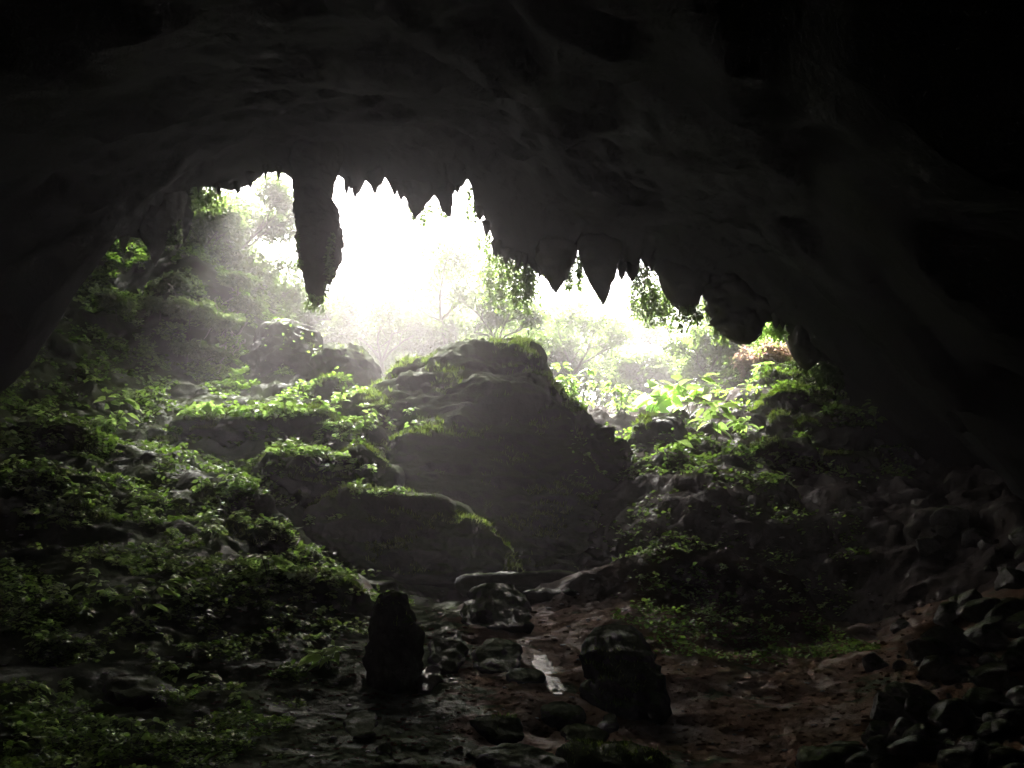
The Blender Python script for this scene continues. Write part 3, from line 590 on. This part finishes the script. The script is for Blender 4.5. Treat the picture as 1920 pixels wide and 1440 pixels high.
special("broad_leaf_plant", 1275, 842, "three bright leaves sprouting over the hooked boulder", 514, 0.45, 1, 3, 0.75, 0.36, M_LIME, Y=31.5, droop=0.7)
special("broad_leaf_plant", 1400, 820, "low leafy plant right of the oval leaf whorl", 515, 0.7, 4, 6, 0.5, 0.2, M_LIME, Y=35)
special("leafy_plant", 1640, 800, "dim leafy sprig on the dark wall right of the rim", 516, 0.9, 4, 6, 0.4, 0.2, M_LEAF, Y=36)
special("leafy_plant", 590, 735, "small plant perched in front of the hazy boulders", 517, 0.3, 5, 5, 0.3, 0.12, M_LEAF)

# ------------------------------------------------------------------ moss and low ground cover
def scatter(surfs, n, zmin, nscale, thr, seed, box=None):
    r = np.random.RandomState(seed); P_, N_ = [], []
    tot = []
    for V, T, w in surfs:
        A = V[T[:, 0]]; c = np.cross(V[T[:, 1]]-A, V[T[:, 2]]-A); ar = np.linalg.norm(c, axis=1)/2; nz = c[:, 2]/(2*ar+1e-12)
        cen = (A+V[T[:, 1]]+V[T[:, 2]])/3; m = ar*w*(nz > zmin)
        if box is not None: m = m*box(cen)
        tot.append((m, c/(2*ar[:, None]+1e-12)))
    W = np.array([m.sum() for m, _ in tot]); k = r.multinomial(n, W/W.sum())
    for (V, T, w), (m, nn), q in zip(surfs, tot, k):
        if q == 0: continue
        idx = np.searchsorted(np.cumsum(m), r.rand(q)*m.sum()); idx = np.minimum(idx, len(T)-1)
        a, b = r.rand(q), r.rand(q); f = a+b > 1; a[f] = 1-a[f]; b[f] = 1-b[f]
        A, B, Cc = V[T[idx, 0]], V[T[idx, 1]], V[T[idx, 2]]
        P_.append(A+(B-A)*a[:, None]+(Cc-A)*b[:, None]); N_.append(nn[idx])
    p = np.concatenate(P_); nn = np.concatenate(N_); keep = fbm(p, nscale, 3, seed) > thr
    return p[keep], nn[keep]
p, nn = scatter([s for s in SURF], 130000, 0.55, 1.1, 0.08, 601)
r = np.random.RandomState(5); d = nn+UP*0.7+0.7*r.normal(size=p.shape); sc = np.clip(p[:, 1]/30, 0.4, 1.3)
v, t = leaves(p-nn*0.02, d, r.normal(size=p.shape), 0.15*sc*(0.5+r.rand(len(p))), 0.035*sc, small=True)
mo = link("moss", mesh_np("moss", v, t, M_MOSS)); tag(mo, "shaggy moss fringing the ledges", "moss", kind="stuff")
# low creeping leaves over the left slope and the ledges
def leftbox(c):
    x, y = c[:, 0], c[:, 1]; u = x/np.maximum(y, 1); 
    a = (u < -0.10-0.10*(y < 16)-0.055*(y > 22)) & (u > -0.62) & (y > 7) & ((y < 36) | ((y < 52) & (u < -0.2)))
    b = (u > 0.10) & (u < 0.36) & (y > 16) & (y < 26)
    f = (u > 0.06) & (u < 0.36) & (y > 26) & (y < 36)
    e = (u > 0.15) & (u < 0.42) & (y > 31) & (y < 46)
    return (a*1.0 + b*0.7 + e*0.6 + f*0.4)*np.clip((18/np.maximum(y, 1))**2, 0.3, 8)*np.where((y > 36) & (u < -0.2), 3.0, 1.0)
p, nn = scatter([(gv, gt, 1.0)]+[(a, b, w*1.2) for a, b, w in SURF], 260000, 0.1, 1.0, 0.07, 602, leftbox)
a = r.rand(len(p))*6.283; r = np.random.RandomState(6); a = r.rand(len(p))*6.283
d = np.stack([np.cos(a), np.sin(a), 0.1+0.5*r.rand(len(p))], 1); sc = np.clip(p[:, 1]/20, 0.5, 1.6)*(0.6+0.8*r.rand(len(p)))
v, t = leaves(p+nn*0.03+UP*((0.05+0.22*np.clip(fbm(p, 0.5, 2, 44)+0.1, 0, 1))*sc*r.rand(len(p)))[:, None], d, np.tile(UP, (len(p), 1))+0.5*r.normal(size=p.shape), 0.088*sc, 0.06*sc)
gc = link("ground_cover", mesh_np("ground_cover", v, t, M_COVER)); tag(gc, "low creeping leaves covering the slopes", "ground cover", kind="stuff")

p, nn = scatter([(gv, gt, 1.0)], 40000, 0.0, 2.5, -0.25, 603, lambda c: ((c[:, 1] > 43) & (c[:, 1] < 75) & (np.abs(c[:, 0]) < 28))*1.0)
r = np.random.RandomState(8); n_ = len(p); hgt = 0.9*r.rand(n_)**0.7*(0.4+0.8*(fbm(p, 3, 2, 5)+0.5))
v, t = leaves(p+UP*hgt[:, None], r.normal(size=(n_, 3))*np.array([1, 1, .5]), np.tile(UP, (n_, 1))+0.5*r.normal(size=(n_, 3)), 0.30*(0.5+r.rand(n_)), 0.14*(0.5+r.rand(n_)), small=True)
tag(link("undergrowth", mesh_np("undergrowth", v, t, M_TREE)), "pale undergrowth beyond the cave mouth", "undergrowth", kind="stuff")
# ------------------------------------------------------------------ trees, hanging creepers, shrubs
def clump_leaves(r, centers, per, rad, L, W, droop=0.3, small=True):
    c = np.repeat(centers, per, axis=0); n = len(c); q = r.normal(size=(n, 3)); q /= np.linalg.norm(q, axis=1, keepdims=True); q *= (r.rand(n)**0.5)[:, None]*rad
    q[:, 2] *= 0.7; d = r.normal(size=(n, 3)); d[:, 2] = d[:, 2]*0.5-droop
    return leaves(c+q, d, np.tile(UP, (n, 1))+0.5*r.normal(size=(n, 3)), L*(0.6+0.8*r.rand(n)), W*(0.6+0.8*r.rand(n)), small=small)
def tree(name, base, h, spread, seed, label, nclump=60, per=45, L=0.28, W=0.11, rad=0.8, mat=None, trunk_r=0.14, group="trees beyond the cave mouth", cat="tree", trunk_frac=0.35, crown_gap=0.0):
    r = np.random.RandomState(seed); root = empty(name, base); tag(root, label, cat, group)
    parts = []; ends = []
    top = np.array([r.normal()*0.06*h, r.normal()*0.06*h, h*trunk_frac]); mid = top*0.5+np.array([r.normal()*0.04*h, 0, 0])
    parts.append(tube([np.array([0, 0, -0.3]), mid, top], trunk_r, trunk_r*0.7, 9))
    def br(p, d, ln, rr, depth):
        d = unit(d); q1 = p+d*ln*0.5+r.normal(size=3)*ln*0.06; q2 = p+d*ln+r.normal(size=3)*ln*0.1
        parts.append(tube([p, q1, q2], rr, rr*0.6, 5))
        if depth == 0: ends.append(q2); ends.append(q1); return
        for k in range(3 if depth > 1 else 2):
            br(q2 if k else q1*0.4+q2*0.6, d*0.7+np.array([r.normal()*0.7*spread/h*2, r.normal()*0.7*spread/h*2, r.normal()*0.35+0.25]), ln*0.66, rr*0.6, depth-1)
    nb = 5
    for k in range(nb):
        a = k*6.283/nb+r.rand(); br(top, np.array([math.cos(a)*spread/h*1.3, math.sin(a)*spread/h*1.3, 0.55+0.5*r.rand()]), h*0.27, trunk_r*0.5, 2)
    ends = np.array(ends); sel = ends[r.choice(len(ends), min(nclump, len(ends)), replace=False)]
    tv, tt = join(parts); link("trunk", mesh_np("trunk", tv, tt, M_BARK), root)
    v, t = clump_leaves(r, sel, int(per*1.7), rad, L, W); link("crown", mesh_np("crown", v, t, mat or M_TREE), root)
    return root
def gpt(px, Y, dz=-0.2):
    q = P(px, 700, Y); x = q[0]; return (x, Y, gz(x, Y)+dz)
def base_at(px, py, Y): return tuple(P(px, py, Y))
T = [ (gpt(818,58),None,820,5.5,"fork trunked tree standing in bright mist behind the mound"),]
tree("tree", base_at(820,690,50), 8.5, 5.0, 701, "slender forked tree standing in bright mist behind the mound", L=0.35, W=0.12, rad=0.9, per=26, trunk_r=0.16, trunk_frac=0.3)
tree("tree", base_at(720,760,49), 6.5, 3.5, 702, "small leafy tree between the low boulder and the mound", L=0.33, W=0.13, per=30)
tree("tree", base_at(640,720,50), 6.0, 3.5, 703, "bushy tree showing behind the thickest stalactite's tip", L=0.33, W=0.13, per=30)
tree("tree", base_at(930,720,47), 6.0, 3.5, 704, "leafy tree rising just behind the mound's crown", L=0.33, W=0.12, per=34)
tree("tree", base_at(1060,800,50), 8.0, 4.0, 705, "misty tree under the hanging bush", L=0.36, W=0.13, per=30)
special("sapling", 1090, 800, "leafy sapling crowding the mound's right flank", 706, 2.6, 9, 16, 0.42, 0.17, M_LEAF, Y=39, spread=0.5, droop=0.4)
tree("tree", base_at(1350,820,47), 6.5, 3.5, 707, "dense tree behind the broad pale leaves", L=0.36, W=0.13, per=40)
special("sapling", 1420, 790, "green sapling at the foot of the widest stone lobe", 708, 2.4, 9, 18, 0.40, 0.16, M_LEAF, Y=41, spread=0.55, droop=0.4)
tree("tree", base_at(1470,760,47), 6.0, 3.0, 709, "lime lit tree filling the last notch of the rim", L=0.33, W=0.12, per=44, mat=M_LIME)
tree("shrub", base_at(1440,730,43), 2.6, 2.4, 710, "shrub with pinkish blossom leaves on the right slope", L=0.28, W=0.11, per=40, rad=0.6, trunk_r=0.05, mat=M_PINK, cat="shrub", group="shrubs near the mouth")
tree("tree", base_at(400,560,46), 7.5, 4.0, 711, "glossy tree filling the left end of the bright mouth", L=0.4, W=0.17, per=40)
tree("tree", base_at(490,680,47), 6.5, 3.0, 712, "hazy tree left of the tall boulder", L=0.36, W=0.15, per=34)
tree("tree", base_at(350,520,43.5), 4.6, 2.4, 713, "dark leaved tree beneath the broad left stalactite", L=0.36, W=0.15, per=36, trunk_r=0.08)
tree("tree", base_at(880,760,66), 16, 8, 714, "large faded tree farthest back in the mist", L=0.5, W=0.2, per=30, rad=1.4, trunk_r=0.3)
special("sapling", 1165, 800, "slim sapling before the whitest part of the sky", 715, 2.0, 5, 14, 0.40, 0.17, M_LEAF, Y=38.5, spread=0.45, droop=0.4)
tree("tree", base_at(1290,760,60), 9, 5, 716, "pale tree lost in glare on the right", L=0.45, W=0.17, per=30, rad=1.1, trunk_r=0.2)
tree("shrub", base_at(1500,740,41.5), 1.8, 1.6, 717, "mossy green shrub below the last notch", L=0.25, W=0.10, per=36, rad=0.5, trunk_r=0.04, cat="shrub", group="shrubs near the mouth")
tree("shrub", base_at(1555,760,39.5), 2.0, 1.4, 718, "shrub clinging under the low right end of the rim", L=0.22, W=0.09, per=36, rad=0.45, trunk_r=0.04, cat="shrub", group="shrubs near the mouth")
for k, (px, py, Y, h, lab) in enumerate([(600,730,56,8,"hazy tree just right of the tall boulder"),(680,760,60,9,"pale tree over the low boulder"),(770,760,56,7,"pale low tree left of the slender forked one"),
        (870,740,54,6.5,"low tree between the slender forked one and the mound's crown"),(980,760,58,8.5,"dense tree right behind the mound's crown knob"),(1040,780,55,7,"tree left of the tall narrow notch"),
        (1120,800,58,8,"tree beneath the sharply pointed stalactite"),(1230,800,53,6,"tree just left of the broad pale leaves"),(1310,790,54,8,"tree below the wide blunt stalactite"),(1370,780,51,7,"tree under the widest stone lobe"),
        (1430,760,54,8,"tree behind the lime lit one"),(800,740,75,14,"tallest faded tree above the forked one"),(1000,760,80,17,"far crown above the hanging bush"),(540,720,52,7.5,"tree between the glossy tree and the tall boulder")]):
    tree("tree", base_at(px, py, Y), h, h*0.75, 770+k, lab, L=0.42*Y/52, W=0.17*Y/52, rad=0.10*h+0.35, per=46, nclump=90, trunk_frac=0.18, trunk_r=0.12)
for k, (px, py, Y, s, lab) in enumerate([(360,620,40,1.6,"middle and largest shrub on the hazy left slope"),(420,640,40,1.4,"shrub beside the bare roots on the hazy left slope"),(330,560,40.5,1.3,"shrub just below the broad dark stalactite"),
        (300,600,38,1.2,"shrub left of the largest one on the hazy left slope"),(460,600,42,1.3,"shrub rooted close behind the tall hazy boulder"),(390,690,38,1.2,"lowest shrub on the hazy slope, left of the tall boulder"),
        (440,560,43,1.5,"highest shrub on the hazy slope, by the glossy tree"),(350,680,37,1.0,"smallest shrub low on the hazy left slope"),(220,600,37,1.1,"leftmost shrub, dim in the shade of the left wall")]):
    loc, nor, idx, dist = hit(px, py); b = loc if loc is not None else P(px, py, Y)
    tree("shrub", tuple(b), s, s*0.9, 730+k, lab, L=0.26, W=0.12, per=26, nclump=30, rad=0.35, trunk_r=0.03, cat="shrub", group="shrubs on the hazy left slope")
def creeper(px, py, Y, length, width, seed, label, n=900, L=0.2, W=0.1, mat=None, strands=7, group="creepers hanging from the rim", name="hanging_creeper"):
    r = np.random.RandomState(seed); b = P(px, py, Y); root = empty(name, b); tag(root, label, "creeper", group)
    st = []; pts = []
    for s in range(strands):
        x0 = (r.rand()-0.5)*width; y0 = (r.rand()-0.5)*width*0.5; ln = length*(0.45+0.55*r.rand()); k = 10
        ph = r.rand()*6.28; q = np.stack([x0+0.10*width*np.sin(np.linspace(0, 3, k)+ph)+np.linspace(0, 1, k)*r.normal()*0.12*width, y0+0.1*np.cos(np.linspace(0, 4, k)+ph), -np.linspace(0, 1, k)*ln], 1)
        st.append(tube(q, 0.02, 0.008, 4)); m = n//strands; f = r.rand(m)**0.9*(k-1); i = np.minimum(f.astype(int), k-2); fr = (f-i)[:, None]
        pts.append(q[i]*(1-fr)+q[i+1]*fr + r.normal(size=(m, 3))*np.array([0.13, 0.13, 0.10])*min(1.5, width*0.8))
    v, t = join(st); link("stem", mesh_np("stem", v, t, M_BARK), root)
    p = np.concatenate(pts); d = r.normal(size=p.shape)*np.array([1, 1, 0.5]); d[:, 2] -= 0.6
    v, t = leaves(p, d, np.tile(UP, (len(p), 1))+0.5*r.normal(size=p.shape), L*(0.6+0.7*r.rand(len(p))), W*(0.6+0.7*r.rand(len(p))))
    link("leaves", mesh_np("leaves", v, t, mat or M_TREE), root); return root
creeper(960, 478, 40.5, 2.9, 1.9, 801, "densest leafy creeper bunch hanging like a bush below the rim", n=2000, strands=12)
creeper(985, 500, 40.4, 2.6, 1.0, 802, "trailing strand on the right edge of the densest creeper bunch", n=500, strands=4)
creeper(925, 500, 40.6, 1.9, 0.7, 803, "thin creeper on the left edge of the densest bunch", n=260, strands=3)
creeper(1075, 480, 40.5, 2.2, 0.55, 804, "narrow creeper in the tall narrow notch", n=460, strands=4)
creeper(1212, 495, 40.6, 3.2, 1.0, 805, "long creeper in the twin pointed notch", n=1100, strands=8)
creeper(1235, 540, 40.6, 2.2, 0.9, 806, "creeper beside the wide blunt stalactite's left edge", n=600, strands=5)
creeper(1325, 545, 40.6, 2.3, 0.7, 807, "creeper on the right side of the wide blunt stalactite", n=700, strands=5)
creeper(1285, 578, 38.2, 0.9, 1.0, 808, "leafy fringe under the wide blunt stalactite", n=300, strands=6)
creeper(1350, 600, 40.4, 1.4, 0.6, 809, "creeper against the widest stone lobe", n=400, strands=4)
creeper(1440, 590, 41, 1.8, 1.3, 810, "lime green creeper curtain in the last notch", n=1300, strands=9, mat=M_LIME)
creeper(1540, 690, 40.2, 1.6, 0.7, 811, "creeper trailing down the low right end of the rim", n=500, strands=5, mat=M_LEAF)
creeper(1570, 735, 39.6, 2.0, 0.9, 812, "dim creeper below the low right end", n=500, strands=5, mat=M_LEAF)
creeper(800, 385, 40.6, 1.0, 1.1, 813, "leaf sprays between the pointed and the slim stalactite", n=260, strands=6)
creeper(885, 350, 40.4, 1.9, 0.4, 814, "creeper down the right wall of the tall leafy notch", n=240, strands=3)
creeper(908, 440, 40.4, 1.2, 0.5, 815, "leaf sprig on the slanting edge above the densest bunch", n=90, strands=3)
creeper(628, 440, 37.0, 3.0, 0.5, 816, "creeper down the right side of the thickest stalactite", n=330, strands=4, L=0.18)
creeper(562, 430, 37.0, 2.0, 0.25, 817, "creeper down the left side of the thickest stalactite", n=150, strands=2, L=0.18)
creeper(596, 555, 37.0, 0.8, 0.6, 818, "leaf tufts dangling from the thickest stalactite's tip", n=120, strands=3, L=0.2)
creeper(385, 345, 40.8, 1.6, 2.0, 819, "leafy curtain under the left of the rim above the glossy tree", n=900, strands=9, L=0.24)
creeper(332, 420, 38.4, 1.2, 0.4, 820, "thin creeper on the vertical left edge of the mouth", n=200, strands=3)

# bare roots on the left slope
RG = "bare roots trailing over the hazy left slope"
for k in range(16):
    x0, y0 = rnd.uniform(390, 480), rnd.uniform(520, 660); q = []
    dx, dy = rnd.uniform(-14, 22), rnd.uniform(4, 16)
    for i in range(9):
        loc, nor, idx, dist = hit(x0+dx*i*0.7+rnd.uniform(-4, 4), y0+dy*i*0.6+rnd.uniform(-4, 4))
        if loc is not None and dist < 60 and idx < len(gt): q.append(np.array(loc)+np.array([0, -0.12, 0.08]))
    q = [a for i, a in enumerate(q) if i == 0 or abs(a[1]-q[i-1][1]) < 2.0]
    if len(q) > 3:
        v, t = tube(q, 0.05, 0.02, 5); o = link("root", mesh_np("root", v-q[0], t, M_ROOT), loc=q[0]); tag(o, "pale bare root trailing over the hazy left slope", "root", RG)

# ------------------------------------------------------------------ haze
import bmesh
bm = bmesh.new(); bmesh.ops.create_cube(bm, size=1.0); me = bpy.data.meshes.new("haze"); bm.to_mesh(me); bm.free()
zlo = min(gv[:, 2].min(), cv_all[:, 2].min())-1; zhi = max(gv[:, 2].max(), cv_all[:, 2].max())+2
hz = link("haze", me, loc=(0, 25, (zlo+zhi)/2), scale=(304, 254, zhi-zlo)); tag(hz, "pale mist filling the cave mouth", "haze", kind="stuff")
hm = bpy.data.materials.new("haze_air"); hm.use_nodes = True; hn = hm.node_tree.nodes; hn.clear()
ho = hn.new("ShaderNodeOutputMaterial"); pv = hn.new("ShaderNodeVolumePrincipled"); pv.inputs['Color'].default_value = (0.97, 0.93, 0.95, 1)
pv.inputs['Density'].default_value = HAZE; pv.inputs['Anisotropy'].default_value = 0.75
hm.node_tree.links.new(pv.outputs[0], ho.inputs['Volume']); me.materials.append(hm)
print("plants", npl, "scree", cnt, "ground z", gv[:, 2].min(), gv[:, 2].max())
